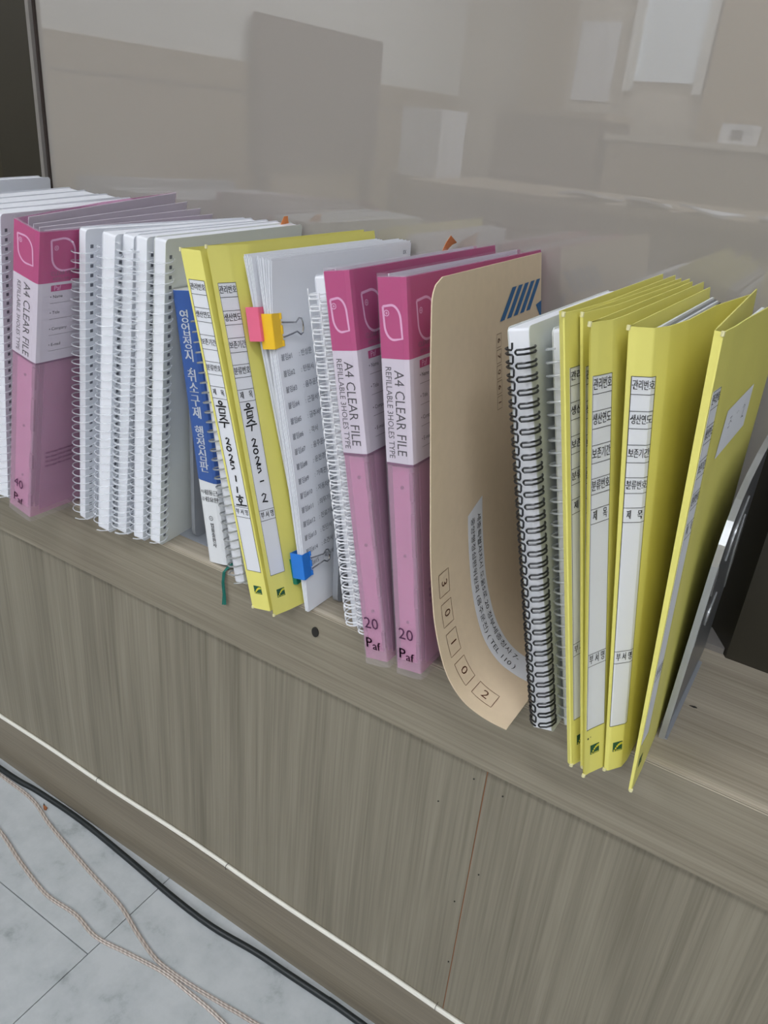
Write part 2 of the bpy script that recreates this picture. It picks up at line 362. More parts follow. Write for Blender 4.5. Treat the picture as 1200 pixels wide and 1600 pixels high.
# ------------------------------------------------------------------ bound documents
def helix(t, h, r, pitch, z0, yc=.002, seg=14, e=1.0):
    n = int((h-2*z0)/pitch); P = []
    for i in range(n*seg+1):
        a = 2*math.pi*i/seg-math.pi/2
        P.append((t/2+r*math.cos(a), yc+r*e*math.sin(a), z0+pitch*i/seg))
    return P
def twin(t, h, r, pitch, z0, yc=.002, a0=-90, gap=.0030):
    """one continuous double-loop binding wire"""
    n = int((h-2*z0)/pitch); P = []
    def c(a, z): return (t/2+r*math.cos(math.radians(a)), yc+r*math.sin(math.radians(a)), z)
    for i in range(n):
        z = z0+pitch*(i+.5)
        for k in range(13): P.append(c(a0-6-k*28.2, z-gap/2))
        for k in range(3): P.append(c(a0-6-12*28.2-6*math.sin((k+1)*math.pi/4), z-gap/2+gap*(k+1)/4))
        for k in range(13): P.append(c(a0-6-(12-k)*28.2, z+gap/2))
        P.append(c(a0-3, z+gap/2+.0008)); P.append(c(a0-1, z+pitch-gap/2-.0010))
    return P
def round_rect(y0, y1, z0, z1, r, n=4):
    out = []
    for cx, cy, a in ((y1-r, z1-r, 0), (y0+r, z1-r, 90), (y0+r, z0+r, 180), (y1-r, z0+r, 270)):
        out += arc2(cx, cy, r, a, a+90, n)
    return out
def bound_doc(label, X, Y, lean, yaw, t, h=.297, d=.205, wire='coil', cover=None, r=None, wr=None, holes=True, group=None, z=0., pitch=.0085, seg=14, a0=-90, inset=0.):
    """thickness along x, depth along y, height along z; the empty sits at the front-left foot"""
    lean = math.radians(lean); zl = t*math.sin(lean) if lean > 0 else 0
    o = thing('bound_document', label, 'document', (X, Y, LZ+zl+.0004+z), (0, lean, math.radians(yaw)), group)
    b = MB()
    b.prism(round_rect(inset, d-.003, .001, h-.001, .002), .0006, t-.0006); b.build('page_block', 'paper', o)
    cv = cover or 'paper_cool'
    for x0, x1 in ((0, .0005), (t-.0005, t)):
        cvr = MB().prism(round_rect(inset-.0004, d, 0, h, .004), x0, x1).build('cover', cv, o)
    r = r or t/2+.004
    if holes:
        b = MB(); n = int((h-.012)/pitch)
        for i in range(n):
            zz = .006+pitch*(i+.5); b.box(t-.0001, t+.00025, .0045, .0075, zz-.0015, zz+.0015)
        b.build('punch_holes', 'dark', cvr, kind='stuff')
    if wire == 'coil': MB().tube(helix(t, h, r, pitch, .005, seg=seg), wr or .00055, 5).build('binding_coil', 'coil', o, True)
    elif wire == 'coil_grey': MB().tube(helix(t, h, r, pitch, .005, seg=seg), wr or .0007, 5).build('binding_coil', 'coil_grey', o, True)
    elif wire: MB().tube(twin(t, h, r, pitch, .006, a0=a0), wr or .0006, 5).build('binding_wire', wire, o, True)
    return o
GD = 'coil-bound documents at the left end'
LW = [('white coil-bound document directly left of the wide pink file', -.743, -.043, 7.2, 13.5, .017),
      ('white coil-bound document second to the left of the wide pink file', -.771, -.045, 7.4, 16, .017),
      ('white coil-bound document third to the left of the wide pink file', -.800, -.046, 7.6, 18, .018),
      ('white coil-bound document fourth to the left of the wide pink file', -.829, -.044, 7.8, 18.5, .018)]
for lb, X, Y, ln, yw, t in LW: bound_doc(lb, X, Y, ln, yw, t, d=.222, group=GD, seg=12)
bound_doc('tallest white document at the far left end, standing above the others', -.862, -.036, 2.0, 18, .014, h=.303, d=.226, group=GD, seg=12)
GM = 'coil-bound documents between the wide pink file and the blue book'
bound_doc('thin bowed white coil-bound document touching the wide pink file', -.6365, -.018, 7.6, -2, .0085, r=.0115, group=GM)
bound_doc('second white coil-bound document right of the wide pink file', -.6035, -.022, 7.0, 3.4, .0145, group=GM)
bound_doc('third white coil-bound document right of the wide pink file, wrapped in dense clear coil', -.5845, -.014, 6.4, 3.8, .012, r=.0115, wr=.0009, pitch=.0062, group=GM)
bound_doc('fourth white coil-bound document right of the wide pink file', -.5625, -.012, 4.8, 4.2, .012, group=GM)
bound_doc('rightmost white coil-bound document with pale frosted cover facing the blue book', -.5445, -.007, 4.4, 4.6, .0125, cover='cover_pvc', group=GM)
t = thing('sticky_note', 'orange sticky flag poking up behind the rightmost white coil document', 'sticky note', (-.541, .196, LZ+.285), (0, .1, .2))
b = MB(); b.slab(lambda u, v, o: Vector((.004*v*v+o, -.022+(.03-.022*v)*u, .020*v)), 4, 4, .0003); b.build('note', 'orange', t)
bound_doc('grey coil-bound document wedged between the blue book and the yellow files', -.4270, -.011, -9.8, 2, .011, h=.250, d=.18, wire='coil_grey', r=.0105, wr=.0008, holes=False, cover='paper_cool')
bound_doc('white wire-bound document leaning beside the clipped papers', -.3012, -.005, -11.4, 0, .0105, wire='wire_white', r=.0085, wr=.0006, a0=-132, inset=.005, group='white wire-bound documents beside the narrow pink files')
bound_doc('white wire-bound document touching the narrow pink files', -.2858, -.0086, -11.9, 0, .0105, wire='wire_white', r=.0085, wr=.0006, a0=-132, inset=.005, group='white wire-bound documents beside the narrow pink files')
k = bound_doc('black wire-bound document with frosted cover right of the kraft envelope', -.1215, -.023, -13.6, 0, .0145, wire='wire_black', r=.0095, wr=.00075, cover='cover_pvc', a0=-98, holes=False)
bound_doc('clear coil-bound document with frosted cover between the black-wired one and the yellow files', -.1035, -.006, -12.6, 0, .009, wire='coil', r=.0095, wr=.0008, cover='cover_pvc', holes=True)

# ------------------------------------------------------------------ pink clear files
def leaf(cx, cy, s, sx=1.):
    q = s/2; p = [(-q, q)]
    p += [(x, y) for x, y in arc2(-.05*s, .05*s, .55*s-.05*s, 90, 0, 8)]
    p += [(q, -q)] + arc2(.05*s, -.05*s, .5*s, 270, 180, 8) + [(-q, q)]
    return [(cx+x*sx, cy+y) for x, y in p]
def clear_file(label, X, Y, lean, yaw, t, num, splay, h=.311, d=.236, group=None):
    lean = math.radians(lean); zl = t*math.sin(lean) if lean > 0 else 0
    o = thing('clear_file', label, 'file', (X, Y, LZ+zl+.0004), (0, lean, math.radians(yaw)), group)
    sp = math.radians(splay); sl = Vector((-math.sin(sp)*d, math.cos(sp)*d))
    prof = [(sl.x, sl.y), (sl.x*.5-.004*(splay > 5), sl.y*.5), (-.0005, .004), (0, 0), (t, 0), (t+.0005, .004), (t, d*.5), (t-.001, d)]
    sh = Shell(prof, prof, h, 56); c = sh.keys
    s0 = c[3]; s1 = c[4]                    # spine from s0 to s1
    sh.slab(MB(), .005, h-.002, .0008).build('cover', 'pink', o)
    sh.slab(MB(), 0, h, .0003, off=.0016).build('clear_sleeve', 'sleeve', o)
    zb, zm = .1795, .2545
    # label insert on spine and front cover
    lb = sh.slab(MB(), zm, h-.0025, .0003, s0=s0-.0, s1=sh.L-.002, off=.0009).build('label_band', 'magenta', o, label='magenta top band of the label')
    li = sh.slab(MB(), zb, zm, .0003, s0=s0, s1=sh.L-.03, off=.0009).build('label_insert', 'insert', o, label='white label with printed lines')
    sh.slab(MB(), zb-.0018, zb, .0003, s0=s0, s1=sh.L-.03, off=.0009).build('label_edge', 'mauve', o)
    mp = lambda x, z: sh.at(s0+x, z, .00125)
    m = MB(); put_line(m, leaf(t*.5, .279, .021, min(1, t/.030)), .0016, mp, 1); put_line(m, leaf(t+.024, .279, .026), .0018, mp, 1)
    for cx in (t*.5-.0065*min(1, t/.030), t+.024-.0075):
        put_line(m, arc2(cx, .2852, .0019, 0, 360, 12), .0006, mp); put_line(m, [(cx-.001, .2852), (cx+.001, .2852)], .0005, mp); put_line(m, [(cx, .2842), (cx, .2862)], .0005, mp)
    m.build('leaf_mark', 'pale_pink', lb)
    m = MB(); ex = .55
    put_text(m, 'A4 CLEAR FILE', .0112 if t < .025 else .0125, lambda x, y: sh.at(s0+t*(.60 if t > .025 else .64)+y, (zb+zm)/2-x*.86-.001, .00125), sx=1.0)
    put_text(m, 'REFILLABLE 3HOLES TYPE', .0068, lambda x, y: sh.at(s0+t*(.26 if t > .025 else .24)+y, (zb+zm)/2-x*.92-.001, .00125), sx=.94)
    for zt, tx in ((.2415, '• Name'), (.2265, '• Title'), (.2110, '• Company'), (.1955, '• E-mail')):
        put_text(m, tx, .0042, lambda x, y: mp(t+.012+x, zt+y), 'LEFT'); put_line(m, [(t+.012, zt-.006), (t+.085, zt-.006)], .00025, mp, 6)
    m.build('lettering', 'ink', li)
    m = MB(); put_text(m, 'Paf', .006, lambda x, y: mp(t+.019+x, .2492+y)); m2 = MB(); put_quad(m2, t+.0125, t+.034, .2465, .2520, lambda x, z: sh.at(s0+x, z, .00118), 3)
    pm = m2.build('pill_mark', 'magenta', li); m.build('pill_lettering', 'pale_pink', li)
    m = MB(); put_text(m, 'CLEAR FILE', .005, lambda x, y: mp(t+.024+x, .2625+y)); put_text(m, 'REFILLABLE', .004, lambda x, y: mp(t+.024+x, .2575+y)); m.build('lettering', 'mauve', lb)
    mq = lambda x, z: sh.at(s0+x, z, .0021); mr = lambda x, z: sh.at(s0+x, z, .0024)
    m = MB(); put_text(m, num, .0140, lambda x, y: mr(t*.5+x, .0385+y))
    m.build('number', 'ink_purple', o); m = MB()
    put_text(m, 'P', .0130, lambda x, y: mr(t*.5-.0042+x, .0205+y), bold=.0001); put_text(m, 'af', .0105, lambda x, y: mr(t*.5+.0026+x, .0185+y), bold=.00012)
    m.build('maker_mark', 'ink_purple', o); m = MB()
    for i in range(4): put_text(m, 'We hope this product', .0036, lambda x, y: mq(t+.03+x, .079-.0052*i+y))
    m.build('small_print', 'ink_purple', o)
    # rings and pockets inside
    rp = MB().box(t*.12, t*.80, .0022, .004, .012, zb-.004).build('ring_plate', 'pink_inner', o)
    for z0, z1 in ((.150, .172), (.105, .140), (.062, .078), (.016, .030)):
        MB().box(t*.80, t*.94, .0018, .004, z0, z1).build('ring_slot', 'mauve', rp)
    for z in (.160, .105, .048): MB().tube([(t*.5, .0014, z), (t*.5, .0030, z)], .0014, 10).build('rivet', 'mauve', rp)
    b = MB()
    for i in range(5):
        k = (.03, .25, .5, .72, .93)[i]; a = Vector((t*k, .012)); e = Vector((sl.x*(1-k)+t*k, d-.008))
        Shell([a, e], [a, e], h, 4).slab(b, .008, h-(.0015 if i == 0 else .005), .0008, nz=1)
    b.build('pocket_pages', 'pocket', o, kind='stuff')
    return o
clear_file('wide pink file marked 40 at the left', -.699, -.055, 12.6, -0., .031, '40', 12.0, h=.302)
clear_file('narrow pink file marked 20, left one of the pair', -.2646, -.0335, -11.6, 0, .0195, '20', 0, group=None)
clear_file('narrow pink file marked 20, right one touching the kraft envelope', -.2375, -.029, -9.0, 0, .0208, '20', 0)
t = thing('sticky_note', 'orange sticky flag behind the narrow pink files, against the glass', 'sticky note', (-.349, .182, LZ+.288), (0, -.2, .3))
b = MB(); b.slab(lambda u, v, o: Vector((.010*v*v+o, -.012+.026*u+.008*v, .022*v*(1-.4*u*v))), 4, 4, .0003); b.build('note', 'orange', t)

# ------------------------------------------------------------------ blue book
bk = thing('book', 'blue and white law book with a green ribbon, left of the yellow files', 'book', (-.475, .003, LZ+.0004), (0, math.radians(-8.1), math.radians(2)))
t, h, d = .0235, .257, .186
pr = [(0, d), (0, .004), (.0012, .0009), (.004, 0), (t-.004, 0), (t-.0012, .0009), (t, .004), (t, d)]
sh = Shell(pr, pr, h, 70); s0 = sh.keys[2]-.0005; tw = sh.keys[5]-sh.keys[2]
sh.slab(MB(), 0, h, .0009).build('cover', 'white_cover', bk)
MB().box(.0009, t-.0009, .003, d-.004, .003, h-.003).build('page_block', 'paper', bk)
b = MB(); ss = [v for _, v in sh.b]; nu = len(ss)-1
def bz(s): return .086-.004*math.sin((s-s0)/.03) if s >= s0 else .087
b.slab(lambda u, v, o: sh.at(ss[round(u*nu)], bz(ss[round(u*nu)])+(h-.0002-bz(ss[round(u*nu)]))*v, .0006+o), nu, 3, .0003); bp_ = b.build('blue_print', 'blue', bk, label='blue upper part of the cover')
mp = lambda x, z: sh.at(s0+x, z, .00085)
m = MB(); z = .2345
for ch in '영업정지·취소구제 행정심판':
    st = {'·': .0065, ' ': .0065}.get(ch, .0112)
    if ch != ' ': put_text(m, ch, .0122, lambda x, y: mp(tw*.50+x, z+y), bold=.0003)
    z -= st
z = .205
for ch in '으로끝내는': put_text(m, ch, .0125, lambda x, y: mp(tw+.019+x, z+y), bold=.0002); z -= .0128
m.build('title', 'white_ink', bp_)
m = MB()
put_text(m, '저자', .0040, lambda x, y: mp(tw*.28+x, .0735+y)); put_text(m, '김동근', .0056, lambda x, y: mp(tw*.68+x, .0735+y), bold=.00012)
put_text(m, '감수', .0040, lambda x, y: mp(tw*.28+x, .0665+y)); put_text(m, '김요한', .0056, lambda x, y: mp(tw*.68+x, .0665+y), bold=.00012)
z = .040
for ch in '법률출판사': put_text(m, ch, .0052, lambda x, y: mp(tw*.52+x, z+y), bold=.0001); z -= .0052
put_line(m, arc2(tw*.5, .0475, .0022, 0, 360, 12), .0005, mp); put_line(m, [(tw*.5-.001, .0475), (tw*.5+.001, .0475)], .0005, mp)
m.build('lettering', 'ink', bk)
b = MB(); pts = [Vector((.026, .02, .002)), Vector((.0270, .008, .0010)), Vector((.0258, .0005, -.0002)), Vector((.0240, -.0060, -.004)), Vector((.0222, -.0075, -.015)), Vector((.0215, -.0072, -.028)), Vector((.0198, -.0074, -.040))]
wd_ = [.0028, .003, .0026, .0018, .0016, .0018, .0026]
b.slab(lambda u, v, o: pts[round(v*6)]+Vector(((u-.5)*2*wd_[round(v*6)], o+.0006*math.sin(u*7), (u-.5)*.0012)), 3, 6, .0004); b.build('ribbon', 'ribbon', bk, label='green bookmark ribbon hanging over the sill edge')

# ------------------------------------------------------------------ yellow files
ROWS = [.276, .2655, .2555, .245, .235, .224, .2145, .2045, .195, .1855, .0945, .0855, .0365]
ROWT = [(0, '관리번호'), (2, '생산연도'), (4, '보존기간'), (6, '분류번호'), (8, '제    목'), (10, '부 서 명')]
O_ = lambda cx, cy, r: arc2(cx, cy, r, 90, 450, 10)
GLYPH = {'음': [O_(.5, .82, .13), [(.1, .55), (.9, .60)], [(.3, .38), (.28, .08), (.72, .12), (.74, .40), (.3, .38)]],
         '주': [[(.25, .92), (.75, .95), (.5, .75), (.2, .58)], [(.5, .75), (.82, .60)], [(.08, .42), (.92, .47)], [(.52, .42), (.45, .05)]],
         '2': [[(.25, .75), (.45, .92), (.68, .8), (.55, .5), (.25, .15), (.5, .2), (.8, .12)]],
         '0': [O_(.5, .5, .26)], '5': [[(.75, .88), (.35, .85), (.32, .55), (.62, .55), (.68, .3), (.3, .1)], ],
         '-': [[(.25, .5), (.78, .54)]], '|': [[(.5, .85), (.46, .15)]], '1': [[(.55, .85), (.47, .15)]],
         '호': [[(.48, .98), (.54, .88)], [(.2, .78), (.8, .82)], O_(.5, .56, .13), [(.5, .42), (.5, .2)], [(.08, .17), (.95, .22)]]}
def yellow_file(label, base, bot, top, ci, lx, writing=None, h=.305, worn=True, extra=None, logo=True, group='yellow document files', up=0.):
    """bot/top: plan outlines back-left > spine fold > label facet > back-right, world X,Y; ci = index of the spine fold"""
    o = thing('yellow_file', label, 'file', (base[0], base[1], LZ+.0004+up), (0, 0, 0), group)
    B = [(x-base[0], y-base[1]) for x, y in bot]; T = [(x-base[0], y-base[1]) for x, y in top]
    sh = Shell(B, T, h, 12*(len(B)-1)); s0 = sh.keys[ci]
    sh.slab(MB(), 0, h, .0009, nz=8).build('cover', 'yellow', o, True)
    mp = lambda x, z: sh.at(s0+x, z, .00075)
    x0, x1 = lx
    sl = sh.slab(MB(), ROWS[-1], ROWS[0], .0002, s0=s0+x0, s1=s0+x1, off=.00055).build('spine_label', 'label', o)
    m = MB()
    mp = lambda x, z: sh.at(s0+x, z, .00095)
    for z in ROWS: put_line(m, [(x0, z), (x1, z)], .00035, mp, 16)
    for x in (x0, x1): put_line(m, [(x, ROWS[0]), (x, ROWS[-1])], .0003, mp, 4)
    for i, tx in ROWT: put_text(m, tx, min(.0062, (x1-x0)*.285), lambda x, y: mp((x0+x1)/2+x, (ROWS[i]+ROWS[i+1])/2+y*1.5), sx=.93, bold=.00008)
    m.build('lettering', 'ink', sl)
    if writing:
        m = MB(); z = .1785
        for ch, sz, st in writing:
            for pl in GLYPH[ch]: put_line(m, [((x0+x1)/2+(px-.5)*sz+.0006*math.sin(z*900), z+(py-.5)*sz) for px, py in pl], .0012, lambda x, y: sh.at(s0+x, y, .0011))
            z -= st*.93
        m.build('handwriting', 'ink_dark', sl)
    if logo:
        xm = (x0+x1)/2; lw = min(.0085, (x1-x0)*.55)
        m = MB(); put_quad(m, xm-lw/2, xm+lw/2, .0150, .0225, lambda x, z: sh.at(s0+x, z, .0006), 3); lg = m.build('logo', 'green', o)
        m = MB()
        for k in range(6):
            a = k/5.; put_line(m, arc2(xm-lw*.36+lw*.72*a, .0162+.0048*math.sin(a*1.6), .00035+.00035*a, 0, 360, 6), .0007, mp)
        put_line(m, [(xm-lw*.2, .0160), (xm+lw*.4, .0160)], .0004, mp)
        m.build('logo_dots', 'yellow_ink', lg)
    if worn:
        b = MB(); q = sh.at(s0, h, 0); b.prism(arc2(0, 0, .0012, 0, 360, 7)[:-1], -.0022, .0006, 'z'); w_ = b.build('worn_corner', 'yellow_worn', o, label='frayed pale corner'); w_.location = q
        b = MB(); q = sh.at(s0, 0, 0); b.prism(arc2(0, 0, .0013, 0, 360, 7)[:-1], -.0003, .0018, 'z'); w_ = b.build('worn_corner', 'yellow_worn', o, label='frayed pale corner'); w_.location = q
    if extra: extra(o, sh, s0, mp)
    return o
def sh_up(pts, dx): return [(x-dx, y) for x, y in pts]
W1 = [('음', .0115, .0125), ('주', .0115, .0175), ('2', .007, .0065), ('0', .0075, .0085), ('2', .0075, .007), ('5', .008, .0115), ('|', .008, .0105), ('1', .008, .0105), ('호', .0115, 0)]
W2 = [('음', .0115, .0125), ('주', .0125, .0165), ('2', .0085, .0075), ('0', .008, .0085), ('2', .0085, .0075), ('5', .0085, .0115), ('-', .008, .0155), ('2', .0095, 0)]
# pair leaning on the blue book
b1 = [(-.380, .185), (-.3888, -.0315), (-.3735, -.0265), (-.3705, .02), (-.368, .185)]
yellow_file('yellow file with handwriting 2025-1-1, left one of the leaning pair', (-.3888, -.0315), b1, [(x-.0745, y-.002) for x, y in b1], 1, (.0022, .0150), W1, h=.298)
b2 = [(-.3665, .185), (-.3660, -.0300), (-.3618, -.0137), (-.3584, .0054), (-.3605, .06), (-.3625, .19)]
t2 = [(-.4405, .185), (-.4400, -.0300), (-.4340, -.0140), (-.4305, .0060), (-.4305, .06), (-.4315, .19)]
yellow_file('yellow file with handwriting 2025-2, right one of the leaning pair', (-.3660, -.0300), b2, t2, 1, (.0035, .0185), W2, h=.303)
# group of five at the right
bA = [(-.0885, .18), (-.0879, -.0400), (-.0849, -.0422), (-.0812, -.0330), (-.0795, .02), (-.0795, .185)]
yellow_file('thin yellow file leftmost of the right group, beside the coil document', (-.0879, -.0400), bA, [(-.1510, .18), (-.1537, -.0400), (-.1501, -.0431), (-.1470, -.0221), (-.1440, .02), (-.1425, .185)], 2, (.0025, .0165), h=.308)
bB = [(-.0760, .18), (-.0790, -.0385), (-.0775, -.0389), (-.0755, -.0250), (-.0735, .02), (-.0715, .185)]
yellow_file('thin yellow file second from left of the right group', (-.0790, -.0385), bB, [(-.1365, .18), (-.1450, -.0291), (-.1437, -.0288), (-.1415, -.0100), (-.1375, .02), (-.1310, .185)], 2, (.0025, .0165), h=.307, logo=False)
bC = [(-.0690, .18), (-.0742, -.0468), (-.0721, -.0409), (-.0659, -.0285), (-.0640, -.010), (-.0610, .185)]
def dots_c(o, sh, s0, mp):
    m = MB(); put_line(m, arc2(.0035, .0295, .0005, 0, 360, 6), .0007, mp); put_line(m, arc2(.0062, .0300, .0002, 0, 360, 6), .0005, mp); m.build('ink_spot', 'ink', o)
yellow_file('middle yellow file of the right group with two ink dots by its logo', (-.0742, -.0468), bC, [(-.1275, .18), (-.1331, -.0456), (-.1305, -.0395), (-.1265, -.0250), (-.1250, -.006), (-.1205, .188)], 1, (.0022, .0195), h=.306, extra=dots_c)
def papers_d(o, sh, s0, mp):
    for k, (m_, dx) in enumerate((('paper', 0), ('steel_dark', .0022), ('paper', .0036), ('ink', .0058), ('paper', .0080), ('paper', .0104))):
        a = Vector((.0030+dx*.35, .012)); e = Vector((.0064+dx*.2, .205)); ta = Vector((-.0470+dx*.8, .030)); te = Vector((-.0455+dx*1.05, .205))
        Shell([a, e], [ta, te], .305, 6).slab(MB(), .004, .298-.001*k, .0016 if k in (0, 2, 4, 5) else .0010).build('sheets', m_, o)
bD = [(-.0585, .18), (-.0641, -.0315), (-.0617, -.0300), (-.0553, -.0205), (-.0540, -.0108), (-.0540, .03), (-.0545, .10), (-.0550, .18)]
yellow_file('bulging yellow file full of papers, second from right of the group', (-.0641, -.0315), bD, [(-.1135, .18), (-.1167, -.0244), (-.1125, -.0218), (-.1042, -.0157), (-.0990, .0000), (-.0950, .03), (-.0930, .10), (-.0830, .18)], 1, (.0018, .0168), h=.304, extra=papers_d)
def slip_e(o, sh, s0, mp):
    def P(x, z): return sh.at(s0+x, z, .0008)
    m = MB(); m.add([P(.148, .2554), P(.062, .2526), P(.050, .2237), P(.146, .2254)], [(0, 1, 2, 3)]); sp_ = m.build('paper_slip', 'paper_cool', o, label='white paper slip taped on the cover')
    m = MB()
    for i, ch in enumerate('주운2'): 
        for pl in GLYPH.get(ch, [[(.3, .9), (.5, .5), (.7, .9)], [(.2, .45), (.85, .45)], [(.5, .45), (.5, .15)]]):
            put_line(m, [(.080+i*.024+(px-.5)*.014, .240+(py-.5)*.012) for px, py in pl], .0007, lambda x, z: sh.at(s0+x, z, .001))
    m.build('handwriting', 'ink_grey', sp_)
    a, e = Vector((.0004, .008)), Vector((-.0055, .155)); Shell([a, e], [Vector((-.0235, .034)), Vector((-.0225, .165))], .31, 6).slab(MB(), .005, .304, .002).build('sheets', 'paper_cool', o)
bE = [(-.0525, .165), (-.0440, -.0398), (-.0425, -.0400), (-.0425, -.015), (-.0438, .02), (-.0455, .09), (-.0475, .165)]
yellow_file('yellow file at the right end with a white slip on its cover', (-.0440, -.0398), bE, [(-.0790, .17), (-.0712, -.0195), (-.0665, -.0205), (-.0645, .005), (-.0635, .035), (-.0600, .09), (-.0560, .165)], 2, (.0025, .0185), h=.3095, extra=slip_e, up=.0003)

# ------------------------------------------------------------------ clipped papers
def fan(nm, n, base, topx, spread, h, d, o, m_='paper', yaw=0., pinch=.24, sp_p=.008, bot=.003, bulge=.004, back=0.):
    b = MB()
    for i in range(n):
        k = i/(n-1)
        def f(u, v, off):
            z = v*h
            if z < pinch: s = bot+(sp_p-bot)*(z/pinch)+bulge*math.sin(math.pi*z/pinch)
            else: s = sp_p+(spread-sp_p)*((z-pinch)/(h-pinch))**1.3
            x = topx*v+s*k+yaw*u*d+off
            yy = u*d-.0008*((i*7) % 5)/5+back*(1-v)
            return Vector((x, yy, z+.0006*((i*3) % 4)))
        b.slab(f, 4, 16, .00035)
    return b.build('sheets', m_, o, kind='stuff')
P1 = thing('clipped_papers', 'sheaf of white papers held by a pink clip, behind the printed list', 'papers', (-.3575, -.010, LZ+.0006))
fan('sheets', 12, 0, -.0630, .008, .296, .188, P1, pinch=.245, sp_p=.0045, bulge=.0015, back=.021)
P2 = thing('clipped_papers', 'stapled white papers with a printed list, held by yellow and blue clips', 'papers', (-.3495, -.006, LZ+.0006))
fan('sheets', 14, 0, -.0615, .0140, .296, .208, P2, pinch=.242, sp_p=.0068, bot=.0028, bulge=.003)
def p2f(u, v, off):
    z = v*.296
    s = (.0030+(.0070-.0030)*(z/.242)+.003*math.sin(math.pi*z/.242)) if z < .242 else .0070+(.0145-.0070)*((z-.242)/.054)**1.3
    return Vector((-.0615*v+s+.0004+off+.0010*math.sin(u*3), u*.208, z))
b = MB(); b.slab(p2f, 6, 16, .0003); lpg = b.build('list_page', 'paper', P2, label='front page printed with a numbered list')
m = MB(); f2 = lambda y, z: p2f(y/.208, z/.296, .0005)
names = ['반성문', '탄원서', '음주운전', '근절서약서', '금주서약서', '각서', '음주운전', '운전경력', '가족관계', '자동차등록', '의무기록', '진료기록', '진단서', '소견서', '확인서']
for i, nme in enumerate(names):
    z = .222-.01275*i
    put_text(m, '붙임#%d' % (i+1), .0058, lambda x, y: f2(.0035+x, z+y), 'LEFT', .85); put_text(m, ': '+nme, .0058, lambda x, y: f2(.026+x, z+y), 'LEFT', .9)
m.build('lettering', 'ink_grey', lpg)
m = MB(); put_text(m, 'EX', .005, lambda x, y: f2(.196+x, .288+y)); m.build('page_mark', 'ink_grey', lpg)
def clip(name, label, X, Y, z, lean, w, hh, m_, handle=True, yaw=0.):
    """binder clip: spine plate in front, two jaws running back over the sheets, wire handle folded flat on the right jaw"""
    o = thing(name, label, 'clip', (X, Y, LZ+z), (0, math.radians(lean), math.radians(yaw)))
    MB().prism(round_rect(-hh/2, hh/2, -w/2, w/2, .001), -.0004, .0004).build('spine', m_, o).matrix_local = Matrix.Rotation(math.radians(90), 4, 'Z')@Matrix.Rotation(0, 4, 'X')
    for sgn in (-1, 1):
        jw = MB(); dj = hh*.85
        jw.slab(lambda u, v, of: Vector((sgn*(hh/2-(hh*.04)*u)+of, dj*u, (v-.5)*w*(1-.06*u))), 4, 6, .0006); jj = jw.build('jaw', m_, o)
        lp = MB(); xx = sgn*(hh/2-hh*.04)
        for a, c in ((-w/2*.94, -w*.30), (-w*.12, w*.12), (w*.30, w/2*.94)): lp.tube([(xx, dj, a), (xx, dj, c)], .0013, 8)
        lp.build('rolled_edge', m_, jj, True)
    if handle:
        xx = hh/2-hh*.04+.0012; dj = hh*.85
        pts = [(xx, dj, w*.21), (xx+.0015, dj+.010, w*.16), (xx+.002, dj+.015, w*.13), (xx+.0022, dj+.019, w*.24), (xx+.0022, dj+.022, w*.21), (xx+.0022, dj+.0235, w*.06), (xx+.0022, dj+.0235, -w*.06), (xx+.0022, dj+.022, -w*.21), (xx+.0022, dj+.019, -w*.24), (xx+.002, dj+.015, -w*.13), (xx+.0015, dj+.010, -w*.16), (xx, dj, -w*.21)]
        MB().tube(pts, .0007, 6).build('handle', 'chrome', o, True)
    return o
clip('binder_clip', 'pink binder clip on the papers left of the yellow clip', -.4082, -.0115, .247, -11, .0265, .0125, 'clip_pink', False)
clip('binder_clip', 'yellow binder clip with silver handle on the printed papers', -.3972, -.0085, .243, -11, .0275, .0128, 'clip_yellow')
clip('binder_clip', 'blue binder clip at the foot of the printed papers', -.3582, -.0085, .044, -11, .024, .0130, 'clip_blue')
clip('binder_clip', 'green binder clip behind the blue one, on the rear papers', -.3675, -.0045, .0335, -11, .024, .0090, 'clip_green', False)

# ------------------------------------------------------------------ bookends
be = thing('bookend', 'grey steel bookend between the white coil documents and the blue book', 'bookend', (-.5205, .0227, LZ))
MB().box(-.019, .026, 0, .13, .0003, .0012).build('base_plate', 'steel', be)
MB().prism(round_rect(.004, .14, 0, .145, .01), -.0002, .0042).build('upright', 'steel', be)
be = thing('bookend', 'grey steel bookend right of the printed papers', 'bookend', (-.3385, .0205, LZ), (0, math.radians(-2), 0))
MB().box(-.006, .008, .01, .13, .0003, .0012).build('base_plate', 'steel', be)
MB().prism(round_rect(0, .13, 0, .115, .008), -.0006, .0052).build('upright', 'steel', be)
be = thing('bookend', 'tall slotted steel bookend with curved front edge, right of the last yellow file', 'bookend', (-.0390, .029, LZ))
prof = [(0, 0), (0, .150), (.004, .165), (.012, .180), (.026, .191), (.05, .199), (.09, .204), (.135, .206), (.14, .206), (.14, 0)]
MB().prism([(y+.0015, z) for y, z in prof], -.0005, .0010).build('upright', 'steel_dark', be, label='dark polished face')
MB().prism([(y+.002, z-.001 if z > .01 else z+.0005) for y, z in prof], -.0016, -.0006).build('bounce_plate', 'steel', be)  # paler plate added to bounce light into the gap beside the last file
rim = MB(); rim.slab(lambda u, v, o: Vector((-.0024+.0046*u, prof[round(v*7)][0]+o, prof[round(v*7)][1]+o*.3)), 2, 7, .0012); rim.build('rim', 'steel_edge', be, label='bright rolled edge')
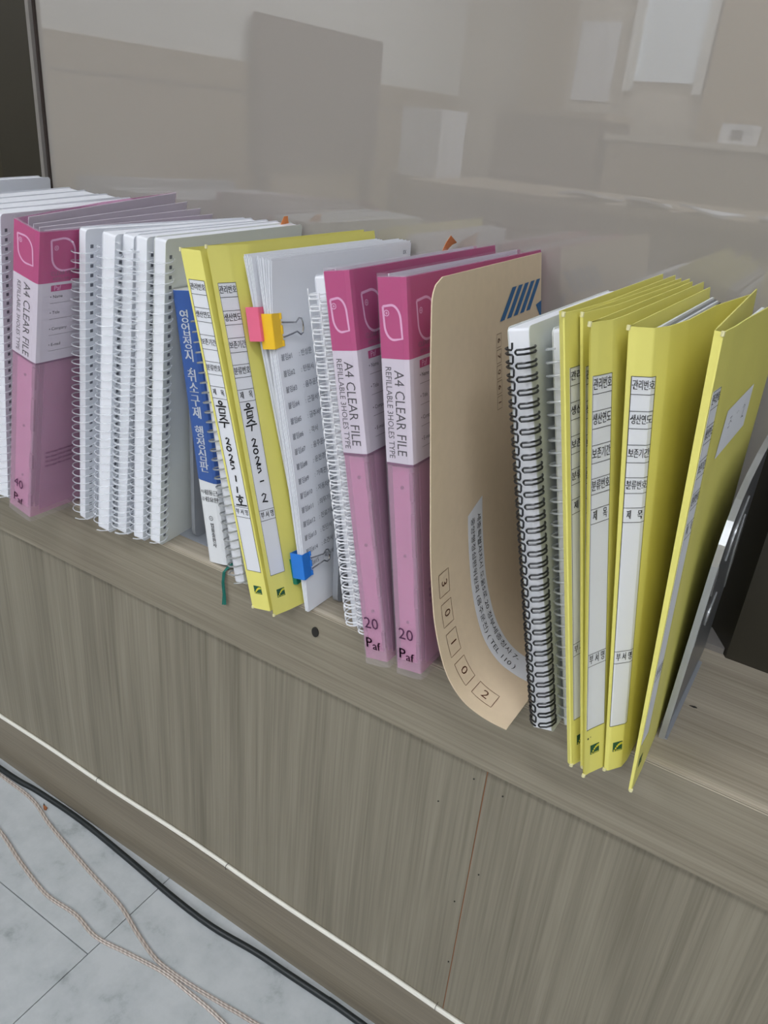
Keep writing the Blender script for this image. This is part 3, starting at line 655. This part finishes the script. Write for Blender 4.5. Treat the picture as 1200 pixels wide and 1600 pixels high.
for y0, y1, z0, z1, sw in ((.088, .056, .172, .130, .022), (.106, .131, .150, .072, .012), (.006, .022, .148, .116, .010), (.067, .050, .098, .076, .016), (.003, .008, .128, .080, .007)):
    b = MB(); b.slab(lambda u, v, o: Vector((.0016+o, y0+(y1-y0)*v+(u-.5)*sw*math.sin(math.pi*min(max(v, .001), .999)), z0+(z1-z0)*v)), 2, 16, .0010); b.build('slot', 'steel_edge', be)
MB().box(-.001, .004, 0, .12, .0003, .0014).build('base_plate', 'steel', be)

# ------------------------------------------------------------------ kraft envelope
ev = thing('envelope', 'brown kraft envelope curling forward beside the black-wired document', 'envelope', (0, 0, LZ))
JP = [(-.2370, .3130), (-.2320, .26), (-.2262, .21), (-.2204, .1594), (-.2150, .115), (-.2088, .08), (-.2050, .064), (-.2004, .0494), (-.1945, .0345), (-.1880, .0232), (-.1800, .0142), (-.1710, .0078), (-.1600, .0040), (-.1500, .0022), (-.1375, .0016)]
def spline(P, n):
    out = []
    for i in range(len(P)-1):
        p0 = P[max(i-1, 0)]; p1 = P[i]; p2 = P[i+1]; p3 = P[min(i+2, len(P)-1)]
        for k in range(n):
            t = k/n; out.append(tuple(.5*(2*p1[j]+(p2[j]-p0[j])*t+(2*p0[j]-5*p1[j]+4*p2[j]-p3[j])*t*t+(3*p1[j]-p0[j]-3*p2[j]+p3[j])*t**3) for j in range(len(p1))))
    out.append(P[-1]); return out
J = spline(JP, 5); jc = [0]
for a, b_ in zip(J, J[1:]): jc.append(jc[-1]+math.hypot(b_[0]-a[0], b_[1]-a[1]))
JL = jc[-1]
def env(s, y, off=0.):
    """s along the sheet from the top, y depth from the front edge"""
    s = min(max(s, 0), JL-1e-6); i = max(k for k in range(len(jc)-1) if jc[k] <= s); k = (s-jc[i])/(jc[i+1]-jc[i])
    a, b_ = J[i], J[i+1]; x = a[0]+(b_[0]-a[0])*k; z = a[1]+(b_[1]-a[1])*k
    n = Vector((-(b_[1]-a[1]), 0, b_[0]-a[0])).normalized()
    w_ = max(0, 1-s/.30)
    return Vector((x-.020*w_*y/.235, -.044+.006*min(1, s/JL)+y, z-.004*w_*y/.235+0.))+n*off
b = MB(); NS = 90
def ef(u, v, o):
    s = v*JL; r = .016; y0 = 0 if s > r else r-math.sqrt(max(0, r*r-(r-s)**2))
    return env(s, y0+(.228-y0)*u, o)
b.slab(ef, 16, NS, .0009); b.build('sheet', 'kraft', ev, True)
# printed boxes, label, stripes
m = MB()
for i, ch in enumerate('30102'):
    s = JL-.131+i*.0255; y = .010+.0008*i; q = .0095; fm = lambda a, c: env(a, c, .0008)
    put_line(m, [(s-q, y), (s+q, y), (s+q, y+.016), (s-q, y+.016), (s-q, y)], .0005, fm, 4)
    put_text(m, ch, .0125, lambda a, c: env(s+a, y+.008+c, .0008))
m.build('postcode', 'kraft_ink', ev)
m = MB()
for i, ch in enumerate('67061'):
    s = .058+i*.0125; y = .118+.0006*i
    put_line(m, [(s-.0052, y), (s+.0052, y), (s+.0052, y+.010), (s-.0052, y+.010), (s-.0052, y)], .0004, lambda a, c: env(a, c, .0008), 2)
    put_text(m, ch, .0085, lambda a, c: env(s+a, y+.005+c, .0008))
m.build('postcode', 'kraft_ink', ev)
LS0, LS1, LY0, LY1 = .176, JL-.008, .062, .089
b = MB(); b.slab(lambda u, v, o: env(LS0+(LS1-LS0)*u+.008*(1-v)*(1-u), LY0+(LY1-LY0)*v, .0009+o), 40, 2, .0002); al = b.build('address_label', 'label', ev)
m = MB()
put_text(m, '세종특별자치시 도움5로 20 정부세종청사 7-', .0078, lambda a, c: env(LS0+.012+a, LY0+.0190+c, .0013), 'LEFT', .98)
put_text(m, '중앙행정심판위원회 (음주운전) ( TEL 110 )', .0078, lambda a, c: env(LS0+.012+a, LY0+.0075+c, .0013), 'LEFT', 1.02)
m.build('lettering', 'ink', al)
m = MB()
for i in range(5):
    y = .125+i*.0155; n = 8
    def cl(v): return min(v, .2278)
    vs = []
    for q in range(n+1):
        k = q/n; vs += [env(.044-.023*k, cl(y+.027*k), .0008), env(.044-.023*k, cl(y+.0100+.027*k), .0008)]
    m.add(vs, [(2*q, 2*q+1, 2*q+3, 2*q+2) for q in range(n)])
m.add([env(s, yy, .0008) for s, yy in ((.040, .2278), (.042, .2130), (.056, .2278))], [(0, 1, 2)])
m.build('blue_stripes', 'stripe_blue', ev, kind='stuff')

# ------------------------------------------------------------------ cables on the wall foot and the floor
cw = thing('wall_cable', 'thin white cable stapled along the top of the baseboard', 'cable', (0, 0, 0))
pts = []
for i in range(121):
    x = -2.6+3.4*i/120; pts.append((x, .0036, .0925+.0016*math.sin(x*9.)+.0012*math.sin(x*23+1)))
MB().tube(pts, .0026, 8).build('sheath', 'cable_white', cw, True)
for x in (-.6824, -.4541, -.166, -.92, .1): 
    MB().tube([(x, .0062, .0965), (x, .0012, .0965), (x-.0002, .0004, .0945), (x-.0002, .0004, .0905), (x, .0030, .0890)], .00035, 5).build('staple', 'staple', cw)
def floor_run(P, r, y=None): 
    return [(x, yy, r) for x, yy in spline(P, 6)]
cb = thing('black_cable', 'thick black cable lying along the foot of the baseboard', 'cable', (0, 0, 0))
MB().tube(floor_run([(-2.4, -.012), (-1.6, -.014), (-1.2, -.010), (-.8889, -.0124), (-.8066, -.0078), (-.7147, -.0060), (-.617, -.0111), (-.5258, -.0174), (-.4581, -.0186), (-.3947, -.0129), (-.3462, -.0114), (-.2836, -.0092), (-.2477, -.0090), (.2, -.012), (1.4, -.010)], .0040), .0040, 10).build('sheath', 'cable_black', cb, True)
def speaker(label, P, zoff=0.):
    o = thing('speaker_wire', label, 'cable', (0, 0, 0), group='clear speaker wires on the floor')
    pts = spline(P, 6)
    for sgn in (-1, 1):
        Q = []
        for i, p in enumerate(pts):
            a = pts[max(i-1, 0)]; b = pts[min(i+1, len(pts)-1)]; dx, dy = b[0]-a[0], b[1]-a[1]; L = math.hypot(dx, dy) or 1
            Q.append((p[0]-dy/L*.00125*sgn, p[1]+dx/L*.00125*sgn, .0015+zoff))
        MB().tube(Q, .00145, 7).build('strand', 'speaker', o, True)
speaker('clear copper speaker wire running close beside the black cable', [(-1.5, .0-.02), (-1.0, -.0185), (-.8811, -.0187), (-.8036, -.0205), (-.7479, -.0338), (-.6892, -.0443), (-.6269, -.0545), (-.5722, -.0625), (-.5266, -.0762), (-.4868, -.0858), (-.4603, -.0868), (-.426, -.0848), (-.3819, -.0800), (-.3452, -.0760), (-.2, -.066), (.3, -.08)], .0)
speaker('clear copper speaker wire farther out on the floor', [(-1.6, -.09), (-1.0, -.085), (-.8694, -.0712), (-.7894, -.0802), (-.7292, -.0936), (-.677, -.1032), (-.6489, -.1055), (-.6056, -.1026), (-.5632, -.1077), (-.5182, -.1005), (-.4661, -.0924), (-.42, -.0925), (-.3853, -.0935), (-.33, -.1), (-.2, -.12), (.2, -.16)], .0)
t = thing('copper_scrap', 'tiny copper-coloured scrap beside the black cable', 'scrap', (-.7773, -.0190, .0003), (0, 0, -.35))
MB().prism([(-.004, -.001), (.003, -.0022), (.006, .0004), (.003, .0026), (-.001, .0012)], 0, .0025, 'z').build('scrap_body', 'copper', t); MB().prism([(-.009, .0008), (-.004, -.0006), (-.001, .0012), (-.004, .0012)], 0, .0012, 'z').build('scrap_tail', 'dust', t)
